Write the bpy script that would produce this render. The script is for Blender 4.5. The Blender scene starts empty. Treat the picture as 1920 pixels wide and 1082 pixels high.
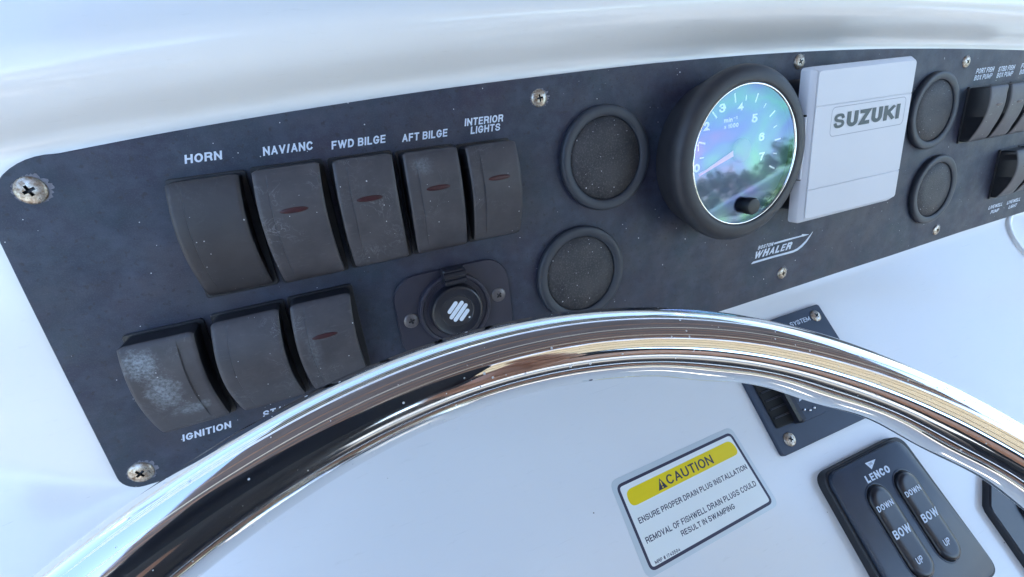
import bpy, bmesh, math, random
import numpy as np
from mathutils import Matrix, Vector
random.seed(7); rng = np.random.default_rng(7)
sc = bpy.context.scene
COL = sc.collection
MM = 0.001
TILT = math.radians(17.0)
ca, sa = math.cos(TILT), math.sin(TILT)
# panel frame (x right, y up the panel, z out of it) -> world (x starboard, y forward, z up)
PANEL = Matrix(((1, 0, 0, 0), (0, sa, -ca, 0), (0, ca, sa, 0), (0, 0, 0, 1)))
# ---------------------------------------------------------------- camera
Rp = [[0.9183189, -0.1137295, 0.3791517], [-0.2296337, -0.9332507, 0.2762452], [0.3224264, -0.3407472, -0.8831379]]
F_PX = 877.9765; CAM_MM = (-145.5284, 65.0229, 245.0572)
cam_d = bpy.data.cameras.new('camera'); cam = bpy.data.objects.new('camera', cam_d); COL.objects.link(cam)
m = Matrix.Identity(4)
for i in range(3):
    m[i][0] = Rp[0][i]; m[i][1] = -Rp[1][i]; m[i][2] = -Rp[2][i]; m[i][3] = CAM_MM[i] * MM
cam.matrix_world = PANEL @ m
cam_d.sensor_width = 36; cam_d.lens = F_PX / 1920 * 36; cam_d.clip_start = 0.005; cam_d.clip_end = 3000
sc.camera = cam
# ---------------------------------------------------------------- sky, sun, exposure
SUN_EL, SUN_AZ = math.radians(56), math.radians(170)      # azimuth clockwise from the bow (+Y)
w = bpy.data.worlds.new('World'); sc.world = w; w.use_nodes = True
nt = w.node_tree; bg = nt.nodes['Background']; sky = nt.nodes.new('ShaderNodeTexSky')
sky.sky_type = 'NISHITA'; sky.sun_disc = False; sky.sun_elevation = SUN_EL; sky.sun_rotation = SUN_AZ
sky.air_density = 1.1; sky.dust_density = 0.2; sky.ozone_density = 2.2
nt.links.new(sky.outputs[0], bg.inputs[0]); bg.inputs[1].default_value = 0.15
sd = bpy.data.lights.new('sun', 'SUN'); sd.energy = 4.0; sd.angle = math.radians(0.5); sd.color = (1, .95, .87)
so = bpy.data.objects.new('sun', sd); COL.objects.link(so)
dirv = Vector((math.sin(SUN_AZ) * math.cos(SUN_EL), math.cos(SUN_AZ) * math.cos(SUN_EL), math.sin(SUN_EL)))
so.rotation_euler = dirv.to_track_quat('Z', 'Y').to_euler(); so.location = dirv * 5
sc.view_settings.view_transform = 'Standard'; sc.view_settings.look = 'None'
sc.view_settings.exposure = 2.15; sc.view_settings.gamma = 1
sc.view_settings.use_curve_mapping = False
# ---------------------------------------------------------------- frames
TH = -0.72972377; YC = -88.9705
# lower face frame: origin on the crease, x right, y up along the face, z out
LOWER = PANEL @ Matrix.Translation((0, YC * MM, 0)) @ Matrix.Rotation(TH, 4, 'X')
# ---------------------------------------------------------------- helpers
def link(o, parent=None):
    COL.objects.link(o)
    if parent is not None: o.parent = parent
    return o
def tag(o, label=None, cat=None, group=None, kind=None):
    if label: o['label'] = label
    if cat: o['category'] = cat
    if group: o['group'] = group
    if kind: o['kind'] = kind
    return o
def thing(name, label, cat, frame, x=0, y=0, z=0, rz=0, group=None):
    o = bpy.data.objects.new(name, None); link(o)
    o.empty_display_size = 0.01
    o.matrix_world = frame @ Matrix.Translation((x * MM, y * MM, z * MM)) @ Matrix.Rotation(rz, 4, 'Z')
    return tag(o, label, cat, group)
def mesh(verts, faces, mats, smooth=False, mi=None, sharp=None):
    me = bpy.data.meshes.new('mesh')
    me.from_pydata([(v[0] * MM, v[1] * MM, v[2] * MM) for v in verts], [], faces)
    for m_ in (mats if isinstance(mats, (list, tuple)) else [mats]): me.materials.append(m_)
    if mi is not None: me.polygons.foreach_set('material_index', mi)
    bm = bmesh.new(); bm.from_mesh(me); bmesh.ops.recalc_face_normals(bm, faces=bm.faces); bm.to_mesh(me); bm.free()
    if smooth:
        me.polygons.foreach_set('use_smooth', [True] * len(me.polygons))
        if sharp is not None: me.set_sharp_from_angle(angle=math.radians(sharp))
    return me
def part(name, me, parent=None, x=0, y=0, z=0, rz=0):
    o = bpy.data.objects.new(name, me); link(o, parent)
    o.location = (x * MM, y * MM, z * MM); o.rotation_euler = (0, 0, rz)
    return o
def merge(*lists):
    V, Fc, I = [], [], []
    for k, (v, f) in enumerate(lists):
        b = len(V); V += list(v); Fc += [tuple(i + b for i in q) for q in f]; I += [k] * len(f)
    return V, Fc, I
def rrect(wd, h, r, n=7, cx=0, cy=0):
    """rounded rectangle outline (counter-clockwise); r may be one radius or four (tr, tl, bl, br)"""
    rs = r if isinstance(r, (list, tuple)) else [r] * 4
    P = []
    for k, (sx, sy) in enumerate(((1, 1), (-1, 1), (-1, -1), (1, -1))):
        q = max(rs[k], 0.01)
        for i in range(n + 1):
            a = math.pi / 2 * (k + i / n)
            P.append((cx + sx * (wd / 2 - q) + q * math.cos(a), cy + sy * (h / 2 - q) + q * math.sin(a)))
    return P
def inset(P, d):
    n = len(P); out = []
    for i in range(n):
        a, b, c = P[i - 1], P[i], P[(i + 1) % n]
        n1 = (b[1] - a[1], a[0] - b[0]); n2 = (c[1] - b[1], b[0] - c[0])
        l1 = math.hypot(*n1) or 1; l2 = math.hypot(*n2) or 1
        nx, ny = n1[0] / l1 + n2[0] / l2, n1[1] / l1 + n2[1] / l2
        L = math.hypot(nx, ny) or 1; nx /= L; ny /= L
        cs = max(0.35, nx * n1[0] / l1 + ny * n1[1] / l1)
        out.append((b[0] - nx * d / cs, b[1] - ny * d / cs))
    return out
def stack(P, levels, cap0=True, cap1=True):
    """outline P lofted through (inset, z) levels"""
    V, Fc = [], []; n = len(P)
    for d, z in levels: V += [(x, y, z) for x, y in (inset(P, d) if d else P)]
    for k in range(len(levels) - 1):
        for i in range(n):
            j = (i + 1) % n; Fc.append((k * n + i, k * n + j, (k + 1) * n + j, (k + 1) * n + i))
    if cap0: Fc.append(tuple(range(n))[::-1])
    if cap1: Fc.append(tuple(range((len(levels) - 1) * n, len(levels) * n)))
    return V, Fc
def lathe(prof, n=64, cap0=False, cap1=True, sx=1, sy=1):
    V, Fc = [], []
    for r, z in prof:
        for i in range(n):
            a = 2 * math.pi * i / n; V.append((r * sx * math.cos(a), r * sy * math.sin(a), z))
    m_ = len(prof)
    for k in range(m_ - 1):
        for i in range(n):
            j = (i + 1) % n; Fc.append((k * n + i, k * n + j, (k + 1) * n + j, (k + 1) * n + i))
    if cap0: Fc.append(tuple(range(n))[::-1])
    if cap1: Fc.append(tuple(range((m_ - 1) * n, m_ * n)))
    return V, Fc
def shift(vf, dx=0, dy=0, dz=0): return [(x + dx, y + dy, z + dz) for x, y, z in vf[0]], vf[1]
def arc(cx, cz, r, a0, a1, n=6):
    return [(cx + r * math.cos(math.radians(a0 + (a1 - a0) * i / n)), cz + r * math.sin(math.radians(a0 + (a1 - a0) * i / n))) for i in range(n + 1)]
def tube(path, r, n=16, closed=False):
    V, Fc = [], []; m_ = len(path); pts = [Vector(p) for p in path]
    up = Vector((0, 0, 1))
    for k in range(m_):
        a = pts[(k - 1) % m_] if (closed or k > 0) else pts[k]; b = pts[(k + 1) % m_] if (closed or k < m_ - 1) else pts[k]
        t = (b - a).normalized(); s = t.cross(up)
        if s.length < 1e-3: s = t.cross(Vector((1, 0, 0)))
        s.normalize(); u = s.cross(t)
        for i in range(n):
            th = 2 * math.pi * i / n; V.append(tuple(pts[k] + s * r * math.cos(th) + u * r * math.sin(th)))
    for k in range(m_ if closed else m_ - 1):
        for i in range(n):
            j = (i + 1) % n; k2 = (k + 1) % m_; Fc.append((k * n + i, k * n + j, k2 * n + j, k2 * n + i))
    if not closed: Fc.append(tuple(range(n))[::-1]); Fc.append(tuple(range((m_ - 1) * n, m_ * n)))
    return V, Fc
def _arc(cx, cy, rx, ry, a0, a1, n=10): return [(cx + rx * math.cos(math.radians(a0 + (a1 - a0) * k / n)), cy + ry * math.sin(math.radians(a0 + (a1 - a0) * k / n))) for k in range(n + 1)]
def _spl(P, n=4):
    Q = [P[0]] + P + [P[-1]]; out = []
    for k in range(1, len(Q) - 2):
        for t in range(n):
            u = t / n; out.append(tuple(.5 * (2 * Q[k][c] + (Q[k + 1][c] - Q[k - 1][c]) * u + (2 * Q[k - 1][c] - 5 * Q[k][c] + 4 * Q[k + 1][c] - Q[k + 2][c]) * u * u + (3 * Q[k][c] - Q[k - 1][c] - 3 * Q[k + 1][c] + Q[k + 2][c]) * u ** 3) for c in (0, 1)))
    return out + [P[-1]]
_S = _spl([(.94, .80), (.82, .95), (.5, 1), (.14, .93), (.02, .75), (.14, .58), (.5, .5), (.86, .42), (1, .25), (.87, .07), (.5, 0), (.16, .05), (.02, .21)], 5)
GLY = {  # glyph: (width, strokes as centre lines in a unit box)
 'A': (.74, [[(0, 0), (.5, 1)], [(1, 0), (.5, 1)], [(.2, .3), (.8, .3)]]), 'B': (.70, [[(.62, .53), (0, .53), (0, 1)] + [(.62, 1)] + _arc(.62, .765, .33, .235, 90, -90, 8), [(0, .53), (0, 0), (.65, 0)] + _arc(.65, .265, .35, .265, -90, 90, 8)]),
 'C': (.74, [_arc(.52, .5, .52, .5, 42, 318, 22)]), 'D': (.73, [[(0, 0), (0, 1), (.45, 1)] + _arc(.45, .5, .55, .5, 90, -90, 14) + [(0, 0)]]),
 'E': (.64, [[(1, 1), (0, 1), (0, 0), (1, 0)], [(0, .52), (.9, .52)]]), 'F': (.60, [[(1, 1), (0, 1), (0, 0)], [(0, .5), (.85, .5)]]),
 'G': (.77, [_arc(.5, .5, .5, .5, 42, 345, 22) + [(1, .45), (.58, .45)]]), 'H': (.72, [[(0, 0), (0, 1)], [(1, 0), (1, 1)], [(0, .52), (1, .52)]]),
 'I': (0, [[(0, 0), (0, 1)]]), 'K': (.74, [[(0, 0), (0, 1)], [(1, 1), (.05, .38)], [(.32, .56), (1, 0)]]), 'L': (.60, [[(0, 1), (0, 0), (1, 0)]]),
 'M': (.90, [[(0, 0), (0, 1)], [(0, 1), (.5, .1)], [(.5, .1), (1, 1)], [(1, 1), (1, 0)]]), 'N': (.73, [[(0, 0), (0, 1)], [(0, 1), (1, 0)], [(1, 0), (1, 1)]]), 'O': (.78, [_arc(.5, .5, .5, .5, 90, 450, 28)]),
 'P': (.68, [[(0, 0), (0, 1), (.65, 1)] + _arc(.65, .73, .35, .27, 90, -90, 8) + [(0, .46)]]), 'R': (.73, [[(0, 0), (0, 1), (.65, 1)] + _arc(.65, .74, .33, .26, 90, -90, 8) + [(0, .48)], [(.6, .48), (.9, .36), (.93, .15), (1, 0)]]),
 'S': (.74, [_S]), 'T': (.66, [[(0, 1), (1, 1)], [(.5, 0), (.5, 1)]]), 'U': (.72, [[(0, 1), (0, .35)] + _arc(.5, .33, .5, .33, 180, 360, 12) + [(1, .35), (1, 1)]]),
 'V': (.72, [[(0, 1), (.5, 0)], [(1, 1), (.5, 0)]]), 'W': (1.08, [[(0, 1), (.26, 0)], [(.26, 0), (.5, 1)], [(.5, 1), (.74, 0)], [(.74, 0), (1, 1)]]), 'X': (.72, [[(0, 0), (1, 1)], [(0, 1), (1, 0)]]),
 'Y': (.70, [[(0, 1), (.5, .42), (1, 1)], [(.5, .45), (.5, 0)]]), 'Z': (.68, [[(0, 1), (1, 1), (0, 0), (1, 0)]]), '/': (.34, [[(0, 0), (1, 1)]]), '-': (.4, [[(0, .45), (1, .45)]]),
 '#': (.6, [[(.25, 0), (.4, 1)], [(.65, 0), (.8, 1)], [(0, .32), (1, .32)], [(0, .66), (1, .66)]]), 'x': (.5, [[(0, 0), (1, .62)], [(0, .62), (1, 0)]]),
 'm': (.85, [[(0, 0), (0, .68)], [(0, .5), (.2, .68), (.42, .62), (.5, .45), (.5, 0)], [(.5, .5), (.7, .68), (.92, .62), (1, .45), (1, 0)]]), 'i': (0, [[(0, 0), (0, .66)], [(0, .92), (0, .99)]]), 'n': (.52, [[(0, 0), (0, .68)], [(0, .5), (.4, .68), (.85, .62), (1, .45), (1, 0)]]),
 '0': (.60, [_arc(.5, .5, .5, .5, 90, 450, 24)]), '1': (.3, [[(0, .72), (1, 1), (1, 0)]]), '2': (.60, [_spl([(.03, .72), (.18, .95), (.5, 1), (.85, .93), (.96, .7), (.75, .45), (.3, .2), (0, 0)]) + [(1, 0)]]),
 '3': (.60, [_spl([(.04, .78), (.2, .95), (.5, 1), (.85, .93), (.93, .74), (.8, .57), (.45, .53)]), _spl([(.45, .53), (.85, .46), (1, .26), (.85, .06), (.5, 0), (.15, .06), (0, .24)])]),
 '4': (.62, [[(.76, 0), (.76, 1), (0, .28), (1, .28)]]), '5': (.60, [[(.92, 1), (.16, 1), (.08, .5)] + _spl([(.2, .58), (.5, .64), (.88, .56), (1, .32), (.86, .07), (.5, 0), (.14, .06), (0, .22)])]),
 '6': (.60, [_spl([(.92, .8), (.8, .95), (.5, 1), (.14, .88), (0, .5), (.03, .25), (.18, .05), (.5, 0), (.85, .07), (.97, .31), (.83, .56), (.5, .62), (.15, .54), (.03, .36)])]), '7': (.58, [[(0, 1), (1, 1), (.55, .45), (.35, 0)]]),
}
def _ribbon(P, w_, z):
    P = [p for k, p in enumerate(P) if k == 0 or math.dist(p, P[k - 1]) > 1e-4]; n = len(P); L, Rr = [], []
    for k in range(n):
        a = P[k - 1] if k else None; c = P[k + 1] if k < n - 1 else None; b = P[k]
        d1 = ((b[0] - a[0]), (b[1] - a[1])) if a else None; d2 = ((c[0] - b[0]), (c[1] - b[1])) if c else None
        closed = math.dist(P[0], P[-1]) < 1e-3
        if d1 is None: d1 = (P[0][0] - P[-2][0], P[0][1] - P[-2][1]) if closed else d2
        if d2 is None: d2 = (P[1][0] - P[0][0], P[1][1] - P[0][1]) if closed else d1
        l1 = math.hypot(*d1); l2 = math.hypot(*d2); d1 = (d1[0] / l1, d1[1] / l1); d2 = (d2[0] / l2, d2[1] / l2)
        t = (d1[0] + d2[0], d1[1] + d2[1]); lt = math.hypot(*t) or 1; t = (t[0] / lt, t[1] / lt); cs = max(.45, t[0] * d1[0] + t[1] * d1[1])
        e = 0 if closed else (-w_ / 2 if k == 0 else (w_ / 2 if k == n - 1 else 0))
        bx_, by_ = b[0] + t[0] * e, b[1] + t[1] * e
        o = w_ / 2 / cs; L.append((bx_ - t[1] * o, by_ + t[0] * o, z)); Rr.append((bx_ + t[1] * o, by_ - t[0] * o, z))
    return L + Rr, [(k, k + 1, n + k + 1, n + k) for k in range(n - 1)]
def text_mesh(s, mat, x0, y0, wd, h, bold=.2, shear=0.0, thick=0.0, spacing=.13, rz=0.0):
    """flat printed lettering scaled to the box x0..x0+wd, y0..y0+h (mm); strokes are `bold` cap heights wide"""
    W_ = bold; V, Fc = [], []; cur = 0
    for ch in s:
        if ch == ' ': cur += .34; continue
        gw, st = GLY[ch]; gw = max(gw, W_); lay = 0
        W2 = W_ if ch not in 'S3568AWMBE' else min(W_, .185)
        for P in st:
            Q = [(cur + W_ / 2 + px * (gw - W_), W_ / 2 + py * (1 - W_)) for px, py in P]
            v, f = _ribbon(Q, W2, lay * .008); lay += 1; b = len(V)
            V += [(x, min(1, max(0, y)), z) for x, y, z in v]; Fc += [tuple(q + b for q in g) for g in f]
        cur += gw + spacing
    V = [(x + shear * y, y, z) for x, y, z in V]; xa = min(v[0] for v in V); xb = max(v[0] for v in V)
    c, q = math.cos(rz), math.sin(rz); out = []
    for x, y, z in V:
        X, Y = (x - xa) / (xb - xa) * wd, y * h; out.append((x0 + X * c - Y * q, y0 + X * q + Y * c, z + thick))
    me = bpy.data.meshes.new('lettering'); me.from_pydata([(a * MM, b * MM, c_ * MM) for a, b, c_ in out], [], Fc); me.materials.append(mat)
    bm = bmesh.new(); bm.from_mesh(me)
    for fc in bm.faces:
        if fc.normal.z < 0: fc.normal_flip()
    bm.to_mesh(me); bm.free(); return me
def lettering(s, mat, parent, x0, y0, wd, h, z, **k):
    return part('lettering', text_mesh(s, mat, x0, y0, wd, h, **k), parent, z=z)
# ---------------------------------------------------------------- materials
def new_mat(name):
    m_ = bpy.data.materials.new(name); m_.use_nodes = True
    return m_, m_.node_tree, m_.node_tree.nodes['Principled BSDF']
def N(nt, kind, **k):
    n = nt.nodes.new(kind)
    for a, b in k.items():
        if a.startswith('i_'): n.inputs[a[2:].replace('_', ' ')].default_value = b
        else: setattr(n, a, b)
    return n
def coords(nt, scale=1000.0, offset=(0, 0, 0), rot=(0, 0, 0), stretch=(1, 1, 1)):
    tc = N(nt, 'ShaderNodeTexCoord'); mp = N(nt, 'ShaderNodeMapping')
    mp.inputs['Scale'].default_value = tuple(scale * s for s in stretch); mp.inputs['Location'].default_value = offset; mp.inputs['Rotation'].default_value = rot
    nt.links.new(tc.outputs['Object'], mp.inputs['Vector']); return mp.outputs[0]
def noise(nt, vec, scale, detail=3, rough=.55, dist=0):
    n = N(nt, 'ShaderNodeTexNoise'); n.inputs['Scale'].default_value = scale; n.inputs['Detail'].default_value = detail
    n.inputs['Roughness'].default_value = rough; n.inputs['Distortion'].default_value = dist
    nt.links.new(vec, n.inputs['Vector']); return n.outputs['Fac']
def ramp(nt, fac, a, b, ca_=(0, 0, 0, 1), cb=(1, 1, 1, 1)):
    r = N(nt, 'ShaderNodeValToRGB'); r.color_ramp.elements[0].position = a; r.color_ramp.elements[1].position = b
    r.color_ramp.elements[0].color = ca_; r.color_ramp.elements[1].color = cb
    nt.links.new(fac, r.inputs[0]); return r.outputs[0]
def mixc(nt, fac, a, b, mode='MIX'):
    x = N(nt, 'ShaderNodeMix', data_type='RGBA', blend_type=mode)
    for s, v in ((0, fac), (6, a), (7, b)):
        if hasattr(v, 'links') or hasattr(v, 'is_linked'): nt.links.new(v, x.inputs[s])
        else: x.inputs[s].default_value = v if not isinstance(v, tuple) else (v if len(v) == 4 else v + (1,))
    return x.outputs[2]
def math_(nt, op, a, b=0.0):
    x = N(nt, 'ShaderNodeMath', operation=op)
    for s, v in ((0, a), (1, b)):
        if hasattr(v, 'is_linked'): nt.links.new(v, x.inputs[s])
        else: x.inputs[s].default_value = v
    return x.outputs[0]
def bump(nt, bsdf, h, strength, dist):
    b = N(nt, 'ShaderNodeBump'); b.inputs['Strength'].default_value = strength; b.inputs['Distance'].default_value = dist * MM
    nt.links.new(h, b.inputs['Height']); nt.links.new(b.outputs[0], bsdf.inputs['Normal'])
def specks(nt, vec, cell, size, keep):
    """sparse dots: voronoi cells of `cell` mm, dots of radius `size` of a cell, share `keep` of them"""
    v = N(nt, 'ShaderNodeTexVoronoi', feature='F1'); v.inputs['Scale'].default_value = 1.0 / cell; nt.links.new(vec, v.inputs['Vector'])
    d = math_(nt, 'LESS_THAN', v.outputs['Distance'], size)
    s = N(nt, 'ShaderNodeSeparateColor'); nt.links.new(v.outputs['Color'], s.inputs[0])
    k = math_(nt, 'LESS_THAN', s.outputs[0], keep)
    sz = math_(nt, 'MULTIPLY', s.outputs[1], size); d2 = math_(nt, 'LESS_THAN', v.outputs['Distance'], sz)
    return math_(nt, 'MULTIPLY', d2, k)
def plain(name, col, rough=.5, metal=0, spec=.5, coat=0, var=.0, vscale=.05):
    m_, nt, b = new_mat(name)
    b.inputs['Base Color'].default_value = (*col, 1); b.inputs['Roughness'].default_value = rough
    b.inputs['Metallic'].default_value = metal; b.inputs['Specular IOR Level'].default_value = spec; b.inputs['Coat Weight'].default_value = coat
    if var:
        v = coords(nt); f = noise(nt, v, vscale)
        c = mixc(nt, f, tuple(max(0, x * (1 - var)) for x in col), tuple(x * (1 + var) for x in col)); nt.links.new(c, b.inputs['Base Color'])
    return m_
def gelcoat():
    m_, nt, b = new_mat('white_gelcoat'); v = coords(nt)
    f = noise(nt, v, .012, 4); c = mixc(nt, f, (.79, .78, .765), (.84, .83, .81))
    sp = specks(nt, v, 17, .035, .45); c = mixc(nt, sp, c, (.22, .20, .17))
    gr = noise(nt, coords(nt, rot=(0, 0, .5), stretch=(.15, 1, 1)), .5, 6, .75); c = mixc(nt, math_(nt, 'MULTIPLY', ramp(nt, gr, .60, .82), .30), c, (.50, .48, .43))
    sc1 = noise(nt, coords(nt, rot=(0, 0, 1.1), stretch=(.03, 1.6, 1)), .7, 2); c = mixc(nt, math_(nt, 'MULTIPLY', ramp(nt, sc1, .74, .78), .35), c, (.55, .55, .56))
    nt.links.new(c, b.inputs['Base Color'])
    r = ramp(nt, noise(nt, v, .08, 5), .3, .8, (.16,) * 3 + (1,), (.21,) * 3 + (1,)); nt.links.new(r, b.inputs['Roughness'])
    b.inputs['Coat Weight'].default_value = .35; b.inputs['Coat Roughness'].default_value = .16
    bump(nt, b, noise(nt, v, .5, 3), .12, .12); return m_
def panel_plastic():
    m_, nt, b = new_mat('weathered_panel_plastic'); v = coords(nt)
    f1 = noise(nt, v, .018, 5, .62); f2 = noise(nt, v, .11, 4, .6)
    c = mixc(nt, ramp(nt, f1, .36, .64), (.019, .017, .042), (.013, .028, .048))
    c = mixc(nt, ramp(nt, f2, .45, .75), c, (.034, .044, .074))
    # chalky haze lying in soft patches and streaks
    hz = noise(nt, coords(nt, stretch=(.35, 1, 1), rot=(0, 0, .35)), .03, 6, .7); c = mixc(nt, math_(nt, 'MULTIPLY', ramp(nt, hz, .5, .85), .5), c, (.075, .09, .125))
    rd = noise(nt, coords(nt, offset=(3, 7, 0)), .012, 5, .7); c = mixc(nt, math_(nt, 'MULTIPLY', ramp(nt, rd, .48, .66), .6), c, (.046, .036, .046))
    fgr = noise(nt, v, 1.7, 3, .8); c = mixc(nt, math_(nt, 'MULTIPLY', ramp(nt, fgr, .5, .72), .38), c, (.085, .09, .11))
    dk = noise(nt, v, .35, 2); c = mixc(nt, math_(nt, 'MULTIPLY', ramp(nt, dk, .60, .70), .7), c, (.018, .018, .026))
    for cell, size, keep in ((8, .055, .6), (2.8, .12, .18)):
        c = mixc(nt, specks(nt, v, cell, size, keep), c, (.5, .52, .55))
    nt.links.new(c, b.inputs['Base Color'])
    r = ramp(nt, noise(nt, v, .06, 5), .3, .75, (.46,) * 3 + (1,), (.64,) * 3 + (1,)); nt.links.new(r, b.inputs['Roughness'])
    bump(nt, b, noise(nt, v, 1.1, 4, .75), .6, .14); return m_
def rocker_plastic(name, seed, scuff=0.0, spot=None, dark=1.0, haze=.5):
    m_, nt, b = new_mat(name); v = coords(nt, offset=(seed * 37.1, seed * 11.3, 0))
    f = noise(nt, v, .06, 5, .65)
    c = mixc(nt, ramp(nt, f, .3, .75), tuple(dark * x for x in (.042, .038, .043)), tuple(dark * x for x in (.074, .067, .071)))
    # pale rub marks: curly thin lines from a distorted noise band
    g = noise(nt, v, .09, 4, .6, 2.5); line = math_(nt, 'ABSOLUTE', math_(nt, 'SUBTRACT', g, .5))
    line = ramp(nt, line, 0, .022, (1, 1, 1, 1), (0, 0, 0, 1)); gate = ramp(nt, noise(nt, v, .05, 2), .50, .68)
    c = mixc(nt, math_(nt, 'MULTIPLY', math_(nt, 'MULTIPLY', line, gate), haze), c, (.22, .22, .23))
    fs = noise(nt, coords(nt, offset=(seed * 5, 3, 0), rot=(0, 0, .9), stretch=(.2, 1, 1)), .9, 3, .6)
    c = mixc(nt, math_(nt, 'MULTIPLY', ramp(nt, fs, .6, .8), .35 * haze), c, (.2, .2, .21))
    if spot:
        for (sx, sy, rx, ry, amt) in spot:
            tc = N(nt, 'ShaderNodeTexCoord'); mp = N(nt, 'ShaderNodeMapping', vector_type='POINT')
            mp.inputs['Location'].default_value = (-sx / rx, -sy / ry, 0); mp.inputs['Scale'].default_value = (1000 / rx, 1000 / ry, 0)
            nt.links.new(tc.outputs['Object'], mp.inputs['Vector'])
            ln = N(nt, 'ShaderNodeVectorMath', operation='LENGTH'); nt.links.new(mp.outputs[0], ln.inputs[0])
            fall = math_(nt, 'SUBTRACT', 1.0, ln.outputs['Value'])
            e = math_(nt, 'ADD', fall, math_(nt, 'MULTIPLY', math_(nt, 'SUBTRACT', noise(nt, v, .28, 7, .8), .5), 1.9))
            c = mixc(nt, math_(nt, 'MULTIPLY', math_(nt, 'MULTIPLY', ramp(nt, e, .15, .75), ramp(nt, noise(nt, v, .8, 4, .7), .30, .62)), amt), c, (.25, .275, .30))
    c = mixc(nt, specks(nt, v, 2.8, .13, .3), c, (.5, .5, .5))
    nt.links.new(c, b.inputs['Base Color']); b.inputs['Roughness'].default_value = .5
    bump(nt, b, noise(nt, v, 1.6, 3, .7), .3, .07); return m_
def chrome():
    m_, nt, b = new_mat('polished_stainless'); v = coords(nt)
    b.inputs['Metallic'].default_value = 1
    sp = specks(nt, v, 5, .11, .45); sp2 = specks(nt, v, 1.9, .20, .22)
    fg = ramp(nt, noise(nt, v, .06, 4, .7), .48, .62); s3 = math_(nt, 'MULTIPLY', specks(nt, v, 1.0, .22, .35), fg)
    s = math_(nt, 'MAXIMUM', math_(nt, 'MAXIMUM', sp, sp2), math_(nt, 'MULTIPLY', s3, .45))
    c = mixc(nt, s, (.83, .82, .80), (.75, .76, .76)); nt.links.new(c, b.inputs['Base Color'])
    mt = math_(nt, 'SUBTRACT', 1.0, math_(nt, 'MULTIPLY', s, .8)); nt.links.new(mt, b.inputs['Metallic'])
    sm = ramp(nt, noise(nt, v, .035, 5, .65), .45, .8, (.015,) * 3 + (1,), (.19,) * 3 + (1,))
    r = mixc(nt, s, sm, (.5, .5, .5)); nt.links.new(r, b.inputs['Roughness'])
    bump(nt, b, noise(nt, v, .03, 2), .25, .5); return m_
def steel_screw():
    m_, nt, b = new_mat('tarnished_screw_steel'); v = coords(nt); oi = N(nt, 'ShaderNodeObjectInfo')
    av = N(nt, 'ShaderNodeVectorMath', operation='ADD'); nt.links.new(v, av.inputs[0])
    sc_ = N(nt, 'ShaderNodeVectorMath', operation='SCALE'); nt.links.new(oi.outputs['Location'], sc_.inputs[0]); sc_.inputs['Scale'].default_value = 300
    nt.links.new(sc_.outputs[0], av.inputs[1])
    f = noise(nt, av.outputs[0], .45, 5, .7)
    c = mixc(nt, ramp(nt, f, .42, .66), (.50, .46, .40), (.20, .12, .07)); nt.links.new(c, b.inputs['Base Color'])
    b.inputs['Metallic'].default_value = .85
    r = ramp(nt, f, .35, .65, (.22,) * 3 + (1,), (.6,) * 3 + (1,)); nt.links.new(r, b.inputs['Roughness'])
    bump(nt, b, noise(nt, v, 1.6, 3), .4, .12); return m_
GEL = gelcoat(); PAN = panel_plastic(); CHR = chrome(); SCR = steel_screw()
PRINT = plain('pale_print_ink', (.62, .68, .78), .5, var=.12, vscale=.8)
BLK = plain('black_switch_body', (.012, .012, .015), .42, var=.5, vscale=.3)
BLKG = plain('satin_black_plastic', (.014, .015, .022), .28, var=.35, vscale=.2)
SOCK = plain('dark_socket_plastic', (.030, .029, .045), .38, var=.2, vscale=.1)
RUB = plain('dull_black_bezel', (.028, .028, .033), .5, var=.35, vscale=.12)
DARK = plain('recess_shade_black', (.004, .004, .004), .8)  # near-black that paints the shade inside recesses, slots and grooves
# ---------------------------------------------------------------- panel top line and the console shell
TX = [-620, -400, -237, -188, -114, -42, 61, 166, 276, 435, 520, 620, 900]
TY = [30, 56, 72.3, 76.5, 80.8, 83.4, 85.2, 84.0, 79.6, 69.1, 61, 50, 5]
def catmull(X, Y, x):
    i = max(1, min(len(X) - 3, next((k for k in range(len(X) - 1) if x <= X[k + 1]), len(X) - 2)))
    x0, x1 = X[i], X[i + 1]; t = (x - x0) / (x1 - x0)
    m0 = (Y[i + 1] - Y[i - 1]) / (X[i + 1] - X[i - 1]) * (x1 - x0); m1 = (Y[i + 2] - Y[i]) / (X[i + 2] - X[i]) * (x1 - x0)
    return (2 * t**3 - 3 * t**2 + 1) * Y[i] + (t**3 - 2 * t**2 + t) * m0 + (-2 * t**3 + 3 * t**2) * Y[i + 1] + (t**3 - t**2) * m1
def T(x): return catmull(TX, TY, x)
def smooth(a, b, x):
    if a == b: return float(x >= b)
    t = min(1, max(0, (x - a) / (b - a))); return t * t * (3 - 2 * t)
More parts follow.
